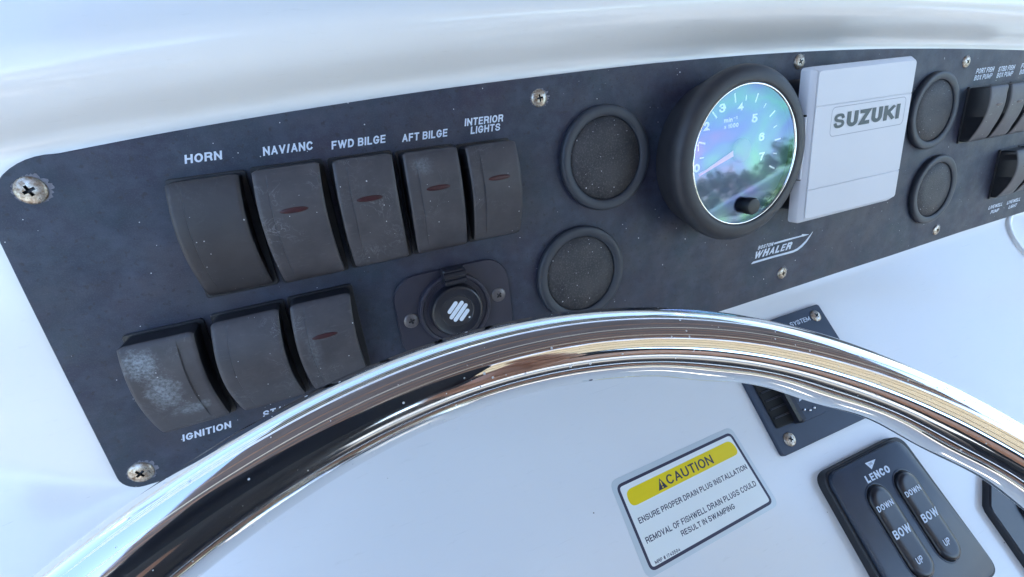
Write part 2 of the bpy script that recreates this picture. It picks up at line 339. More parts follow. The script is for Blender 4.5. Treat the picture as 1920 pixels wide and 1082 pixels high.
def build_console():
    xs = list(np.linspace(-700, 900, 100))
    # profile above the panel: slope angle of the surface as a function of the distance d over the panel's top line
    ds = [0, 1, 2, 3, 4, 5, 6, 7, 8, 9, 10, 11, 12, 13, 14, 15, 16, 17, 18, 19, 20, 21, 22, 23, 24, 25, 26, 27, 28, 29, 30, 32, 34, 36, 40, 50, 70, 100, 150, 220]
    V, Fc = [], []; rows = None
    for x in xs:
        t = T(x); col = []
        # lower face, from the far bottom up to the crease, then the panel face
        k = math.tan(-TH); zc = -3.0
        y_cr = YC - zc / k if False else YC + 3.0 / k * 1.0
        fw0 = 9 * (7 + 48 * smooth(-258, -330, x)) / 7
        for s in (520, 420, 300, 200, 120, 70, 40, 20, 8, 3): col.append((x, y_cr - s - fw0, zc + (s + fw0) * k))
        fw = 7 + 48 * smooth(-258, -330, x)
        col = [q_ for q_ in col if y_cr - q_[1] > 10]
        for y in np.linspace(-9, 7, 16):      # soft fillet over the crease, wider beside the panel
            yf = y * fw / 7; yy = y_cr + yf; z0 = zc + max(0, -yf) * k
            wgt = (7 - abs(y)) / 7 if abs(y) < 7 else 0
            col.append((x, yy, z0 + k * fw / 4 * wgt * wgt * (.8 + .2 * smooth(7, 40, fw))))
        ytop = y_cr + fw + 1
        for t_ in (.1, .35, .6, .85): col.append((x, ytop + (t - 4 - ytop) * t_, zc))
        z = zc; prev = 0
        shp = 0.62 + .38 * smooth(900, 100, x) 
        for d in ds:
            sl = -34 * smooth(4, 12, d) * (1 - smooth(16, 20, d)) if d < 20 else 0
            sl = -52 * smooth(1, 11, d) + 90 * smooth(12, 46 , d)
            z -= math.tan(math.radians(sl)) * (d - prev); prev = d
            col.append((x, t - 1 + d, z))
        rows = len(col); V += col
    for i in range(len(xs) - 1):
        for j in range(rows - 1):
            a = i * rows + j; Fc.append((a, a + rows, a + rows + 1, a + 1))
    me = mesh(V, Fc, GEL, smooth=True)
    o = part('console_surface', me); o.matrix_world = PANEL
    return tag(o, 'white glossy fibreglass helm console around and below the dark switch panel', None, None, 'structure')
build_console()
# ---------------------------------------------------------------- screw (phillips recess really cut)
def make_screw_mesh(r, dome, mat, rec=1.0, name='screw'):
    prof = [(r, 0)] + [(r * math.cos(a), .25 + dome * math.sin(a)) for a in np.linspace(0.0, 1.35, 7)]
    head = mesh(*lathe(prof, 28, cap0=True), [mat, DARK], smooth=True, sharp=40)
    L, W = r * .56 * rec, r * .15 * rec; D = dome * 1.6 + .6
    P = [(W, W), (W, L), (-W, L), (-W, W), (-L, W), (-L, -W), (-W, -W), (-W, -L), (W, -L), (W, -W), (L, -W), (L, W)]
    top = 3 + dome; V = [(x, y, top) for x, y in P] + [(x * .45, y * .45, .25 + dome - D) for x, y in P]
    Fc = [(i, (i + 1) % 12, 12 + (i + 1) % 12, 12 + i) for i in range(12)] + [tuple(range(12)), tuple(range(12, 24))[::-1]]
    cut = mesh(V, Fc, [DARK])  # cut faces turn black: shade of the recess put into the colour
    a = bpy.data.objects.new('a', head); b = bpy.data.objects.new('b', cut); COL.objects.link(a); COL.objects.link(b)
    md = a.modifiers.new('b', 'BOOLEAN'); md.object = b; md.operation = 'DIFFERENCE'; md.solver = 'EXACT'
    try: md.material_mode = 'TRANSFER'
    except Exception: pass
    dg = bpy.context.evaluated_depsgraph_get(); dg.update()
    me = bpy.data.meshes.new_from_object(a.evaluated_get(dg))
    bpy.data.objects.remove(a); bpy.data.objects.remove(b); return me
SCREW = make_screw_mesh(5.4, 1.5, SCR)
SCREW_S = make_screw_mesh(4.6, 1.3, SCR)
SCREW_D = make_screw_mesh(4.3, 1.0, plain('blackened_screw', (.15, .14, .145), .35, .6, var=.4, vscale=1.0))
# ---------------------------------------------------------------- the panel
def panel_outline():
    P = []
    for x in np.linspace(640, -237.5, 90): P.append((x, T(x)))
    c = (-241.5, 45.5); r = 26.2
    for a in np.linspace(85, 176, 14): P.append((c[0] + r * math.cos(math.radians(a)) , c[1] + (r + .6) * math.sin(math.radians(a))))
    P += [(-268.0, 20), (-268.2, -20), (-268.2, -60)]
    c = (-259.6, -75.2); r = 8.6
    for a in np.linspace(180, 268, 8): P.append((c[0] + r * math.cos(math.radians(a)), c[1] + r * math.sin(math.radians(a))))
    P += [(-180, -85.0), (-60, -86.6), (60, -87.8), (121, -88.0), (225, -86.6), (300, -86.2), (400, -84.6), (505, -84.2), (640, -84.0)]
    return P[::-1]
panel = thing('switch_panel', 'long weathered dark blue plastic instrument panel screwed to the white console', 'instrument panel', PANEL)
PO = panel_outline()
area = sum(PO[i - 1][0] * PO[i][1] - PO[i][0] * PO[i - 1][1] for i in range(len(PO)))
if area < 0: PO = PO[::-1]
part('panel_plate', mesh(*stack(PO, [(0, -4.5), (0, -.5), (.45, 0)]), PAN, smooth=True, sharp=30), panel)
SP = [(-251, 59.8, .35), (-27.7, 73.1, .1), (165.7, 77.9, .5), (354, 65.3, .9), (-261.3 + 3, -75.4, .6), (166.8, -71.5, .2), (358.9, -74.5, .7), (560, 45, 0), (560, -74, .3)]
for x, y, a in SP: part('screw', SCREW if x < -200 else SCREW_S, panel, x, y, .05, a)
# crusty residue round the screws, thin and irregular
def crust(x, y, r, seed, a0=0, a1=360, w0=1.6):
    rg = random.Random(seed); V, Fc = [], []; n = 40
    for i in range(n):
        a = math.radians(a0 + (a1 - a0) * i / (n - 1)); wd = w0 * rg.uniform(.15, 1) * math.sin(math.pi * (i + .5) / n)
        V += [(x + r * math.cos(a), y + r * math.sin(a), .02), (x + (r + wd) * math.cos(a), y + (r + wd) * math.sin(a), .05)]
    for i in range(n - 1): Fc.append((2 * i, 2 * i + 1, 2 * i + 3, 2 * i + 2))
    return V, Fc
CR = plain('salt_crust', (.17, .17, .20), .8, var=.4, vscale=1.2)
for k, (x, y, a) in enumerate(SP[:7]):
    v, f, _ = merge(crust(x, y, 5.3 if x < -200 else 4.5, k, -80, 110, 2.4), crust(x, y, 5.3 if x < -200 else 4.5, k + 30, 120, 250, 1.0))
    part('salt_crust', mesh(v, f, CR), panel)
Z = .02
for s, x0, y0, wd, h in (('HORN', -197.3, 62.4, 15.2, 3.6), ('NAV/ANC', -166.7, 61.6, 21.8, 3.8), ('FWD BILGE', -137.4, 60.6, 26.0, 3.7), ('AFT BILGE', -104.2, 59.8, 24.0, 3.7),
                         ('INTERIOR', -71.1, 63.6, 21.9, 3.6), ('LIGHTS', -68.5, 59.4, 17.0, 3.6), ('IGNITION', -237.6, -65.9, 22.4, 3.7), ('START', -201.0, -66.0, 17.0, 3.9),
                         ('ACC', -160.0, -66.0, 10.0, 3.9),
                         ('PORT FISH', 371.0, 55.0, 25.6, 4.0), ('BOX PUMP', 370.0, 50.0, 25.6, 4.0), ('STBD FISH', 402.7, 54.3, 24.6, 4.0), ('BOX PUMP', 402.1, 49.5, 24.2, 4.0),
                         ('FWD FISH', 436.5, 54.4, 24.6, 4.0), ('BOX PUMP', 436.2, 49.6, 24.2, 4.0),
                         ('LIVEWELL', 437.6, -69.8, 23.0, 3.4), ('PUMP', 443.0, -75.0, 14.0, 3.4), ('LIVEWELL', 468.5, -70.2, 23.0, 3.4), ('LIGHT', 473.5, -75.4, 14.5, 3.4)):
    lettering(s, PRINT, panel, x0, y0, wd, h, Z, shear=.22)
# maker's emblem under the gauge: two words inside a hull line
def ribbon(a, b): n = len(a); return [(x, y, 0.05) for x, y in a + b], [(i, i + 1, n + i + 1, n + i) for i in range(n - 1)]
keel = ribbon([(134.4, -56.4), (136.0, -55.4), (157, -55.2), (170, -55.4), (177, -55.3), (181, -54.6), (185, -52.9), (189.6, -50.2), (193, -47.2), (196.6, -44.2)],
              [(134.3, -57.0), (136.2, -57.0), (157, -56.8), (170, -57.0), (177, -57.1), (182, -56.4), (186.7, -54.5), (191.2, -51.4), (194, -48.2), (196.8, -44.6)])
gun = ribbon([(156.2, -44.9), (167, -44.7), (177, -44.8), (184.4, -44.9), (185.2, -44.0), (192.6, -45.6)], [(156.0, -46.3), (167, -46.2), (177, -46.0), (185, -46.0), (187.5, -46.2), (192.6, -45.8)])
v, f, _ = merge(keel, gun); part('hull_emblem', mesh(v, f, PRINT), panel, z=Z)
lettering('BOSTON', PRINT, panel, 139.8, -47.1, 16.0, 2.9, Z, shear=.35, bold=.24)
lettering('WHALER', PRINT, panel, 137.6, -53.6, 38.0, 5.6, Z, shear=.35, bold=.25)
# ---------------------------------------------------------------- rocker switches
LED = plain('dull_red_lens', (.042, .009, .011), .35, var=.5, vscale=1.2)
def rocker_me(wd, y0, y1, zz, mat, step, side=1, bow=0.0):
    """convex rocker cap standing on z=0; y from y0 to y1; step = share of the width where the low ledge ends"""
    nu = 30
    xsr = [0, .25, .8, 1.8] + list(np.linspace(2.6, wd - 2.6, 18)) + [wd - 1.8, wd - .8, wd - .25, wd]
    sx = step * wd
    xsr = sorted(xsr + [sx - .45, sx - .15, sx + .15, sx + .5])
    def zf(u): return zz[0] + (zz[1] - zz[0]) * u + zz[2] * (1 - (2 * u - 1) ** 2)
    V, Fc = [], []; nx = len(xsr)
    us = [0, .006, .02, .05] + list(np.linspace(.08, .92, nu)) + [.95, .98, .994, 1]; nv = len(us)
    for u in us:
        z0 = max(1.5, zf(u)); e = min(u, 1 - u) * (y1 - y0)
        ez = .9 * (1 - min(1, e / 1.6)) ** 2
        fade = smooth(.05, .22, u) * smooth(.97, .82, u)
        for x in xsr:
            ex = min(x, wd - x); rz = .7 * (1 - min(1, ex / 1.1)) ** 2
            led = (.85 if (x < sx) == (side > 0) else 0) * fade
            # rounded corners in plan
            q = max(0, 2.2 - ex); yy = y0 + u * (y1 - y0)
            c = q * q / 5.5 * 1.2
            yy = min(max(yy, y0 + c * (1 if u < .5 else 0)), y1 - c * (1 if u > .5 else 0))
            V.append((x - bow * (1 - (2 * u - 1) ** 2), yy, z0 - ez - rz - led))
    for j in range(nv - 1):
        for i in range(nx - 1):
            a = j * nx + i; Fc.append((a, a + 1, a + nx + 1, a + nx))
    # skirt
    ring = [i for i in range(nx)] + [j * nx + nx - 1 for j in range(1, nv)] + [(nv - 1) * nx + i for i in range(nx - 2, -1, -1)] + [j * nx for j in range(nv - 2, 0, -1)]
    b = len(V); 
    for r_ in ring: x, y, z = V[r_]; V.append((x, y, .6))
    n = len(ring)
    nf = len(Fc)
    for i in range(n): j = (i + 1) % n; Fc.append((ring[i], ring[j], b + j, b + i))
    mi = [0] * nf + [1] * n
    return mesh(V, Fc, [mat, BLK], smooth=True, sharp=42, mi=mi), zf
def body_me(wd, y0, y1):
    P = rrect(wd + 3.6, y1 - y0 + 2.2, 1.5, 3, wd / 2, (y0 + y1) / 2)  # housing widened in black, painting the shadow in the gaps between rockers
    return mesh(*stack(P, [(0, 0), (0, 1.0), (.3, 1.3)]), BLK, smooth=True, sharp=30)
SW = 'rocker switches in the instrument panel'
def switch(x, y, wd, h, tau, label, led=None, step=.2, side=1, seed=1, spot=None, haze=.5, dark=1.0, bow=0.0):
    t = thing('rocker_switch', label, 'switch', PANEL, x, y, 0.05, group=SW)
    part('housing', body_me(wd, 0, h), t)
    mat = rocker_plastic('worn_rocker_%d' % seed, seed, spot=spot, haze=haze, dark=dark)
    me, zf = rocker_me(wd, 0, h, tau, mat, step, side, bow)
    cap = part('rocker', me, t)
    if led:
        u = led[1] / h; z = zf(u); sl = math.atan2(zf(u + .02) - zf(u - .02), .04 * h)
        lens = part('indicator_lens', mesh(*lathe([(1, -.8), (1, .05), (.85, .25), (.4, .32)], 28, sx=led[2] / 2, sy=1.25), LED, smooth=True, sharp=50), t)
        lens.location = ((led[0] - bow * (1 - (2 * u - 1) ** 2)) * MM, led[1] * MM, z * MM); lens.rotation_euler = (sl, 0, 0)
    return t
UP_ = (6.0, 13.5, 7.5); RT_ = (7.0, 14.5, 4.5)
switch(-204.6, 3.8, 27.4, 52.2, (3.5, 10.5, 7.5), 'plain dark rocker switch below the word HORN, without a red lens', None, .2, 1, 1, haze=.2, dark=.62, bow=1.6)
switch(-171.8, 3.4, 27.4, 53.0, UP_, 'scratched rocker switch with red lens below the lettering NAV/ANC', (14.2, 34.6, 12), .2, 1, 2, haze=.75, bow=1.7)
switch(-139.0, 3.8, 26.8, 52.2, UP_, 'rocker switch with red lens below the lettering FWD BILGE', (13.6, 33.8, 12), .22, 1, 3, haze=.5, bow=1.3)
switch(-107.4, 4.2, 26.8, 50.9, UP_, 'rocker switch with red lens and a pale smear at its top, below AFT BILGE', (14.4, 33.2, 12), .22, 1, 4, haze=.3, spot=[(8, 44, 7, 6, .4)], bow=.9)
switch(-76.4, 4.6, 26.8, 49.6, UP_, 'rocker switch with red lens below INTERIOR LIGHTS, nearest the black socket', (14.6, 32.8, 12), .24, 1, 5, haze=.3, bow=.2)
switch(-241.2, -56.0, 28.6, 49.0, (6.0, 14.5, 5.0), 'rocker switch above the word IGNITION with a chalky white worn patch', None, .76, -1, 6, haze=.35,
       spot=[(6, 40, 9, 9, .95), (10, 25, 9, 13, .85), (17, 12, 11, 5, .6)], bow=1.2)
switch(-206.0, -56.4, 28.4, 50.2, (6.0, 12.0, 9.0), 'plain rocker switch between the worn ignition switch and the lower red lens switch', None, .22, 1, 7, haze=.5, bow=2.0)
switch(-172.6, -55.6, 27.6, 49.6, (6.0, 12.5, 8.0), 'lower row rocker switch with red lens and curly white scratches', (13.4, 32.6, 12), .22, 1, 8, haze=.7, spot=[(5, 26, 5, 16, .25)], bow=1.8)
switch(365.0, 1.5, 25.5, 43.2, RT_, 'rocker switch below PORT FISH BOX PUMP at the right side of the panel', (14.5, 28.5, 9), .8, -1, 9, haze=.3, dark=1.3)
switch(394.5, 1.0, 25.5, 43.2, RT_, 'rocker switch below STBD FISH BOX PUMP, second from the right gauge plugs', (14.5, 28.5, 9), .8, -1, 10, haze=.3, dark=1.3)
switch(424.5, .6, 25.5, 43.2, RT_, 'rocker switch at the right edge of the photo in the upper row', (14.5, 28.5, 9), .8, -1, 11, haze=.3, dark=1.3)
switch(433.5, -57.6, 26.0, 43.2, (5.0, 12.0, 6.0), 'rocker switch above the words LIVEWELL PUMP in the lower right row', (14.5, 28.5, 9), .8, -1, 12, haze=.3, dark=1.2)
switch(463.5, -57.6, 26.0, 43.2, (5.0, 12.0, 6.0), 'rocker switch above LIVEWELL LIGHT, cut by the right edge of the photo', (14.5, 28.5, 9), .8, -1, 13, haze=.3, dark=1.2)
# ---------------------------------------------------------------- round blanking plugs
PLUG = plain('plug_rim_plastic', (.030, .035, .047), .5, var=.25, vscale=.1)
def pebble():
    m_, nt, b = new_mat('pebbled_plug_disc'); v = coords(nt)
    f = noise(nt, v, .05, 4); c = mixc(nt, ramp(nt, f, .35, .65), (.020, .020, .026), (.046, .043, .046))
    g = noise(nt, v, 1.0, 4, .8); c = mixc(nt, ramp(nt, g, .52, .68), c, (.11, .105, .105))
    c = mixc(nt, specks(nt, v, 2.1, .20, .20), c, (.6, .6, .63)); nt.links.new(c, b.inputs['Base Color']); b.inputs['Roughness'].default_value = .55
    bump(nt, b, g, .9, .35); return m_
PEB = pebble()
rimp = [(29.4, 0), (30, .8), (30, 2.9), (29.6, 3.7), (28.8, 4.2), (27.2, 4.3), (25.4, 4.0), (24.2, 3.6), (23.8, 3.2), (23.7, 1.4)]
discp = [(23.7, 1.6), (23.2, 2.5), (12, 2.8), (.5, 2.9)]
RIM = mesh(*lathe(rimp, 72, cap1=False), PLUG, smooth=True, sharp=40); DISC = mesh(*lathe(discp, 72), PEB, smooth=True)
for x, y, lab, s in ((11.2, 36.2, 'round black gauge plug right of the INTERIOR LIGHTS switch, upper of the left pair', 1), (-10.2, -30.4, 'round gauge plug between the black socket and the emblem, its bottom behind the wheel rim', 1),
                  (319.0, 31.5, 'round gauge plug half hidden by the white cover, upper of the right pair', .985), (338.8, -34.6, 'round gauge plug right of the white cover, lower of the right pair', .975)):
    t = thing('gauge_plug', lab, 'gauge plug', PANEL, x, y, .05, group='round gauge plugs')
    a = part('rim', RIM, t); b = part('disc', DISC, t)
    a.scale = b.scale = (s, s, 1)
# ---------------------------------------------------------------- tachometer
GC = (94.1, 27.1)
tach = thing('tachometer', 'round tachometer with thick black bezel, iridescent glass and numerals 0 to 7', 'gauge', PANEL, GC[0], GC[1], 0.05)
bz = [(45.5, 0), (47.2, 6), (49.4, 13), (51.4, 19), (51.8, 22), (51.0, 24.9), (49.5, 26.5), (47.4, 27.5), (44.8, 27.9), (42.8, 27.9), (41.6, 27.5), (41.2, 26.6)]
part('bezel', mesh(*lathe(bz, 96, cap1=False), RUB, smooth=True, sharp=50), tach)
part('chrome_ring', mesh(*lathe([(41.3, 26.9), (41.1, 27.35), (40.7, 27.45), (40.3, 27.2), (40.2, 26.4)], 96, cap1=False), CHR, smooth=True), tach)
def dial_mat():
    m_, nt, b = new_mat('dial_face'); b.inputs['Base Color'].default_value = (.045, .06, .15, 1); b.inputs['Roughness'].default_value = .45; return m_
part('dial_face', mesh(*lathe([(41, 22.0), (20, 22.0), (.5, 22.0)], 72), dial_mat(), smooth=True), tach)
DP = plain('dial_print', (.92, .93, .95), .5)
lx = lambda x: x - GC[0]
ly = lambda y: y - GC[1]
zt = 22.05
for k, (x, y) in enumerate([(60.6, 24.6), (61.2, 36.6), (67.0, 47.4), (78.4, 56.2), (92.5, 55.9), (104.2, 48.0), (111.0, 36.4), (112.4, 24.4)]):
    wd = 1.6 if k == 1 else 4.8
    lettering(str(k), DP, tach, lx(x) - wd / 2, ly(y) - 2.4, wd, 4.9, zt, bold=.2)
lettering('min', DP, tach, lx(80.2), ly(47.9), 6.6, 2.6, zt, bold=.17); lettering('-1', DP, tach, lx(87.6), ly(49.0), 2.8, 1.9, zt, bold=.15)
lettering('x 1000', DP, tach, lx(80.4), ly(44.4), 11.2, 2.5, zt, bold=.17)
hub = (94.0, 30.5)
def tick(a, r0, r1, wd):
    c, s = math.cos(a), math.sin(a); px, py = -s * wd / 2, c * wd / 2
    return [(lx(hub[0]) + c * r0 + px, ly(hub[1]) + s * r0 + py, 0), (lx(hub[0]) + c * r0 - px, ly(hub[1]) + s * r0 - py, 0),
            (lx(hub[0]) + c * r1 - px, ly(hub[1]) + s * r1 - py, 0), (lx(hub[0]) + c * r1 + px, ly(hub[1]) + s * r1 + py, 0)], [(0, 1, 2, 3)]
A0, A1 = math.radians(197), math.radians(-27)
for k in range(15):
    a = A0 + (A1 - A0) * k / 14; big = k % 2 == 0
    part('scale_mark', mesh(*tick(a, 28.3, 33.6 if big else 31.4, 1.0 if big else .7), DP), tach, z=zt + .02)
nd = [(lx(x), ly(y), 0) for x, y in ((92, 33.2), (91, 29.0), (61.6, 19.9), (61.2, 20.8))]
part('needle', mesh(nd + [(x, y, .5) for x, y, z in nd], [(0, 1, 2, 3), (4, 5, 6, 7), (0, 1, 5, 4), (1, 2, 6, 5), (2, 3, 7, 6), (3, 0, 4, 7)], plain('pink_needle', (.80, .25, .55), .4)), tach, z=23.0)
part('needle_hub', mesh(*lathe([(7.2, 0), (7.0, 1.2), (6, 1.9), (.4, 2.0)], 40), plain('needle_hub_grey', (.13, .09, .17), .5), smooth=True, sharp=50), tach, lx(hub[0]), ly(hub[1]), 22.6)
def iridescent_glass():
    """coated flat lens: part of the light passes, part mirrors, its interference tint painted by a noise-driven colour ramp"""
    m_, nt, b = new_mat('coated_gauge_glass'); out = nt.nodes['Material Output']
    tr = N(nt, 'ShaderNodeBsdfTransparent'); gl = N(nt, 'ShaderNodeBsdfGlossy'); gl.inputs['Roughness'].default_value = .045
    v = coords(nt); lw = N(nt, 'ShaderNodeLayerWeight'); lw.inputs[0].default_value = .35
    f = noise(nt, v, .022, 3, .5, .6); s = math_(nt, 'ADD', math_(nt, 'MULTIPLY', f, 1.15), math_(nt, 'MULTIPLY', lw.outputs['Facing'], .55))
    r = N(nt, 'ShaderNodeValToRGB'); cr = r.color_ramp; cols = [(0, (.28, .80, .85)), (.25, (.36, .42, 1)), (.45, (.74, .42, .95)), (.6, (.26, .44, 1)), (.8, (.30, .95, .72)), (1, (.45, .46, 1))]
    while len(cr.elements) < len(cols): cr.elements.new(.5)
    for e, (p, c) in zip(cr.elements, cols): e.position = p; e.color = (*c, 1)
    s2 = math_(nt, 'FRACT', math_(nt, 'MULTIPLY', s, 1.0)); nt.links.new(s2, r.inputs[0]); nt.links.new(mixc(nt, .22, r.outputs[0], (.95, .95, .95)), gl.inputs['Color'])
    mx = N(nt, 'ShaderNodeMixShader'); mx.inputs[0].default_value = .155
    nt.links.new(tr.outputs[0], mx.inputs[1]); nt.links.new(gl.outputs[0], mx.inputs[2]); nt.links.new(mx.outputs[0], out.inputs[0])
    return m_
IR = iridescent_glass()
part('glass', mesh(*lathe([(40.3, 26.7), (20, 26.8), (.5, 26.8)], 72), IR, smooth=True), tach)
part('reset_knob', mesh(*lathe([(4.6, 22.2), (4.6, 27.6), (5.2, 27.8), (5.2, 31.6), (4.7, 32.4), (3.6, 32.7), (.4, 32.7)], 36), plain('knob_black', (.006, .006, .007), .45), smooth=True, sharp=40), tach, lx(96.5), ly(-3.2), 0)
# ---------------------------------------------------------------- white gauge cover
GW = plain('pale_grey_cover_plastic', (.68, .685, .72), .42, var=.03, vscale=.03)
cov = thing('gauge_cover', 'light grey square snap-on instrument cover reading SUZUKI beside the tachometer', 'cover', PANEL, 145.2, -24.6, .05)
CW, CH = 99.0, 97.8
P = rrect(CW, CH, [4, 2.5, 2.5, 5], 5, CW / 2, CH / 2)
part('gauge_body', mesh(*stack(rrect(CW - 12, CH - 12, 6, 5, CW / 2, CH / 2), [(0, 0), (0, 18.2)]), BLK, smooth=True, sharp=30), cov)
# shell in three bands with fine grooves between them
def band(y0, y1, rr_):
    Q = rrect(CW - 6.0, y1 - y0, rr_, 4, CW / 2 + .2, (y0 + y1) / 2)
    return mesh(*stack(Q, [(0, 24), (0, 27.75), (.28, 28.0)]), GW, smooth=True, sharp=28)
part('shell', mesh(*stack(P, [(.6, 17.6), (0, 18.0), (0, 24.0), (.4, 24.6), (2.7, 27.3), (3.2, 27.45)]), GW, smooth=True, sharp=35), cov)
part('face_panel', band(3.0, 22.2, [.3, .3, 2, 2]), cov); part('face_panel', band(22.6, 74.0, [.3] * 4), cov); part('face_panel', band(74.4, CH - 2.8, [2.4, 2.4, .3, .3]), cov)
# shallow frame line round the name
def frame_line(Pf, wd, z):
    a = Pf; b = inset(Pf, wd); n = len(a); V = [(x, y, z) for x, y in a] + [(x, y, z) for x, y in b]
    return V, [(i, (i + 1) % n, n + (i + 1) % n, n + i) for i in range(n)]
GD = plain('groove_grey', (.34, .35, .40), .6)
Pf = rrect(73.0, 18.2, 3.2, 6, 54.6, 63.4)
part('frame_line', mesh(*frame_line(Pf, .45, 28.03), GD), cov)
lettering('SUZUKI', plain('dark_teal_letter', (.012, .030, .038), .4), cov, 20.6, 58.8, 65.0, 9.6, 28.02, bold=.25, thick=.2, spacing=.12)
v, f = stack(rrect(2.2, 41, .5, 3, 0, 0), [(0, 4), (0, 21.2), (.3, 21.6)])
tb = part('release_tab', mesh(*stack(rrect(1.6, 39, .3, 3, 0, 0), [(0, 18.4), (0, 25.2), (.3, 25.6)]), GW, smooth=True, sharp=30), cov, -1.0, 49.4, 0)
v, f = stack(rrect(.7, 37, .2, 3, 0, 0), [(0, 3), (0, 21.8)])
part('tab_slot', mesh(*stack(rrect(.8, 41, .2, 3, 0, 0), [(0, 18.2), (0, 24.6)]), DARK), cov, -.2, 49.6, 0)
# ---------------------------------------------------------------- 12 volt socket
sk = thing('power_socket', 'black round power socket with hinged cap on a small screwed plate', 'socket', PANEL, -92.5, -31.5, .05)
part('socket_plate', mesh(*stack(rrect(66.5, 48, [14, 14, 12, 12], 8, 1.2, -.5), [(0, 0), (0, 1.3), (.4, 1.7)]), SOCK, smooth=True, sharp=30), sk)
part('socket_ring', mesh(*lathe([(20.6, 1.5), (20.6, 4.6), (20.1, 5.3), (19.2, 5.5), (18.4, 5.2), (17.9, 4.4), (15.2, 4.2), (15.0, 5)], 72, cap1=False), SOCK, smooth=True, sharp=35), sk)
part('socket_cap', mesh(*lathe([(14.6, 3), (14.6, 9.0), (14.2, 9.8), (13.4, 10.1), (12.6, 9.8), (9.2, 9.6), (8.9, 9.3), (.4, 9.3)], 64), BLKG, smooth=True, sharp=35), sk, -.2, .3)
v1 = stack(rrect(12.2, 9, 1.2, 3, 0, 0), [(0, 5), (0, 11.0), (.8, 12.0)])
part('hinge_strap', mesh(*v1, BLKG, smooth=True, sharp=30), sk, .9, 20.8, 0)
part('hinge_pin', mesh(*tube([(-6.0, 0, 0), (6.0, 0, 0)], 1.5, 14), BLKG, smooth=True, sharp=50), sk, .9, 22.4, 11.8)
part('hinge_pin', mesh(*tube([(-6.0, 0, 0), (6.0, 0, 0)], 1.3, 14), BLKG, smooth=True, sharp=50), sk, .9, 18.6, 11.9)
for x, y, a in ((-24.8, -1.3, .3), (27.0, 1.0, .8)): part('screw', SCREW_D, sk, x, y, 1.6, a)
def capsule(x0, y0, x1, y1, r, n=6):
    a = math.atan2(y1 - y0, x1 - x0); P_ = []
    for i in range(n + 1): t_ = a - math.pi / 2 + math.pi * i / n; P_.append((x1 + r * math.cos(t_), y1 + r * math.sin(t_)))
    for i in range(n + 1): t_ = a + math.pi / 2 + math.pi * i / n; P_.append((x0 + r * math.cos(t_), y0 + r * math.sin(t_)))
    return [(x, y, 0) for x, y in P_], [tuple(range(len(P_)))]
q = .7071; bars = []
for d, L, sft in ((-4.2, 2.9, 0), (-1.4, 4.9, 0), (1.4, 4.9, 0), (4.2, 2.9, 0)):
    cx_, cy_ = -d * q, d * q; bars.append(capsule(cx_ - L * q * 1.0, cy_ - L * q, cx_ + L * q, cy_ + L * q, 1.16))
bars.append(shift(lathe([(.55, 0)], 10), 5.6, -5.0)); v, f, _ = merge(*bars)
part('striped_emblem', mesh(v, f, plain('emblem_white', (.72, .78, .85), .5)), sk, .3, .2, 9.36)
for k, (a0, a1, s) in enumerate(((110, 200, '12V 20A MAX'), (-25, 45, 'SPLASH'))):     # embossed lettering round the ring: raised ticks
    pts = []
    for i in range(len(s) * 2):
        a = math.radians(a0 + (a1 - a0) * i / (len(s) * 2 - 1)); pts.append(shift(stack(rrect(.5, 1.2, .1, 1), [(0, 0), (0, .25)]), 16.6 * math.cos(a), 16.6 * math.sin(a), 4.3))
    v, f, _ = merge(*pts); part('embossing', mesh(v, f, SOCK), sk)
# ---------------------------------------------------------------- lower face: caution sticker
ST = thing('caution_sticker', 'white and yellow CAUTION drain plug sticker with dark border on the console', 'sticker', LOWER, 0, 0, 0)
C4 = [(67.9, -74.6), (-26.6, -76.8), (-27.0, -129.8), (74.0, -126.6)]        # slightly crooked stick-on: its four corners
def quad_round(Cn, r, n=6):
    P_ = []
    for k in range(4):
        p0, p, p1 = Vector(Cn[k - 1]), Vector(Cn[k]), Vector(Cn[(k + 1) % 4])
        a = p + (p0 - p).normalized() * r; b = p + (p1 - p).normalized() * r
        for i in range(n + 1): t_ = i / n; P_.append(tuple(a * (1 - t_) ** 2 + p * 2 * t_ * (1 - t_) + b * t_ ** 2))
    return P_
clear = plain('clear_sticker_edge', (.62, .66, .66), .22); paper = plain('sticker_white', (.87, .88, .83), .3, var=.02)
ink = plain('sticker_ink', (.03, .028, .06), .4); yel = plain('sticker_yellow', (.90, .66, .0), .35)
ST.matrix_world = ST.matrix_world @ Matrix.Translation((.023, -.102, 0)) @ Matrix.Scale(1.018, 4) @ Matrix.Translation((-.0235, .102, 0))
OQ = quad_round(C4, 5.0)
# the sheet is measured in the plane 1 mm in front of the face
part('backing', mesh(*stack(OQ, [(0, .02), (0, .16), (.15, .2)]), clear, smooth=True, sharp=30), ST)
C5 = [(69.0, -78.4), (-24.0, -80.2), (-23.2, -127.2), (71.0, -124.2)]
C5 = [(65.8, -77.6), (-23.8, -80.0), (-23.3, -127.4), (71.0, -124.2)]
BQ = quad_round(C5, 4.0); part('border', mesh(*stack(BQ, [(0, .16), (0, .24)]), ink), ST)
part('face', mesh(*stack(inset(BQ, 1.7), [(0, .2), (0, .28)]), paper), ST)
part('yellow_band', mesh(*stack(quad_round([(63.0, -82.0), (-19.5, -84.6), (-19.6, -94.0), (64.9, -91.2)], 4.4, 8), [(0, .26), (0, .32)]), yel), ST)
sr = math.radians(1.4)
lettering('CAUTION', ink, ST, 8.6, -91.2, 36.0, 5.4, .34, bold=.16, rz=sr)
v, f, _ = merge(([(1.2, -91.9, 0), (7.6, -91.7, 0), (4.5, -85.6, 0)], [(0, 1, 2)])); part('warning_triangle', mesh(v, f, ink), ST, z=.34)
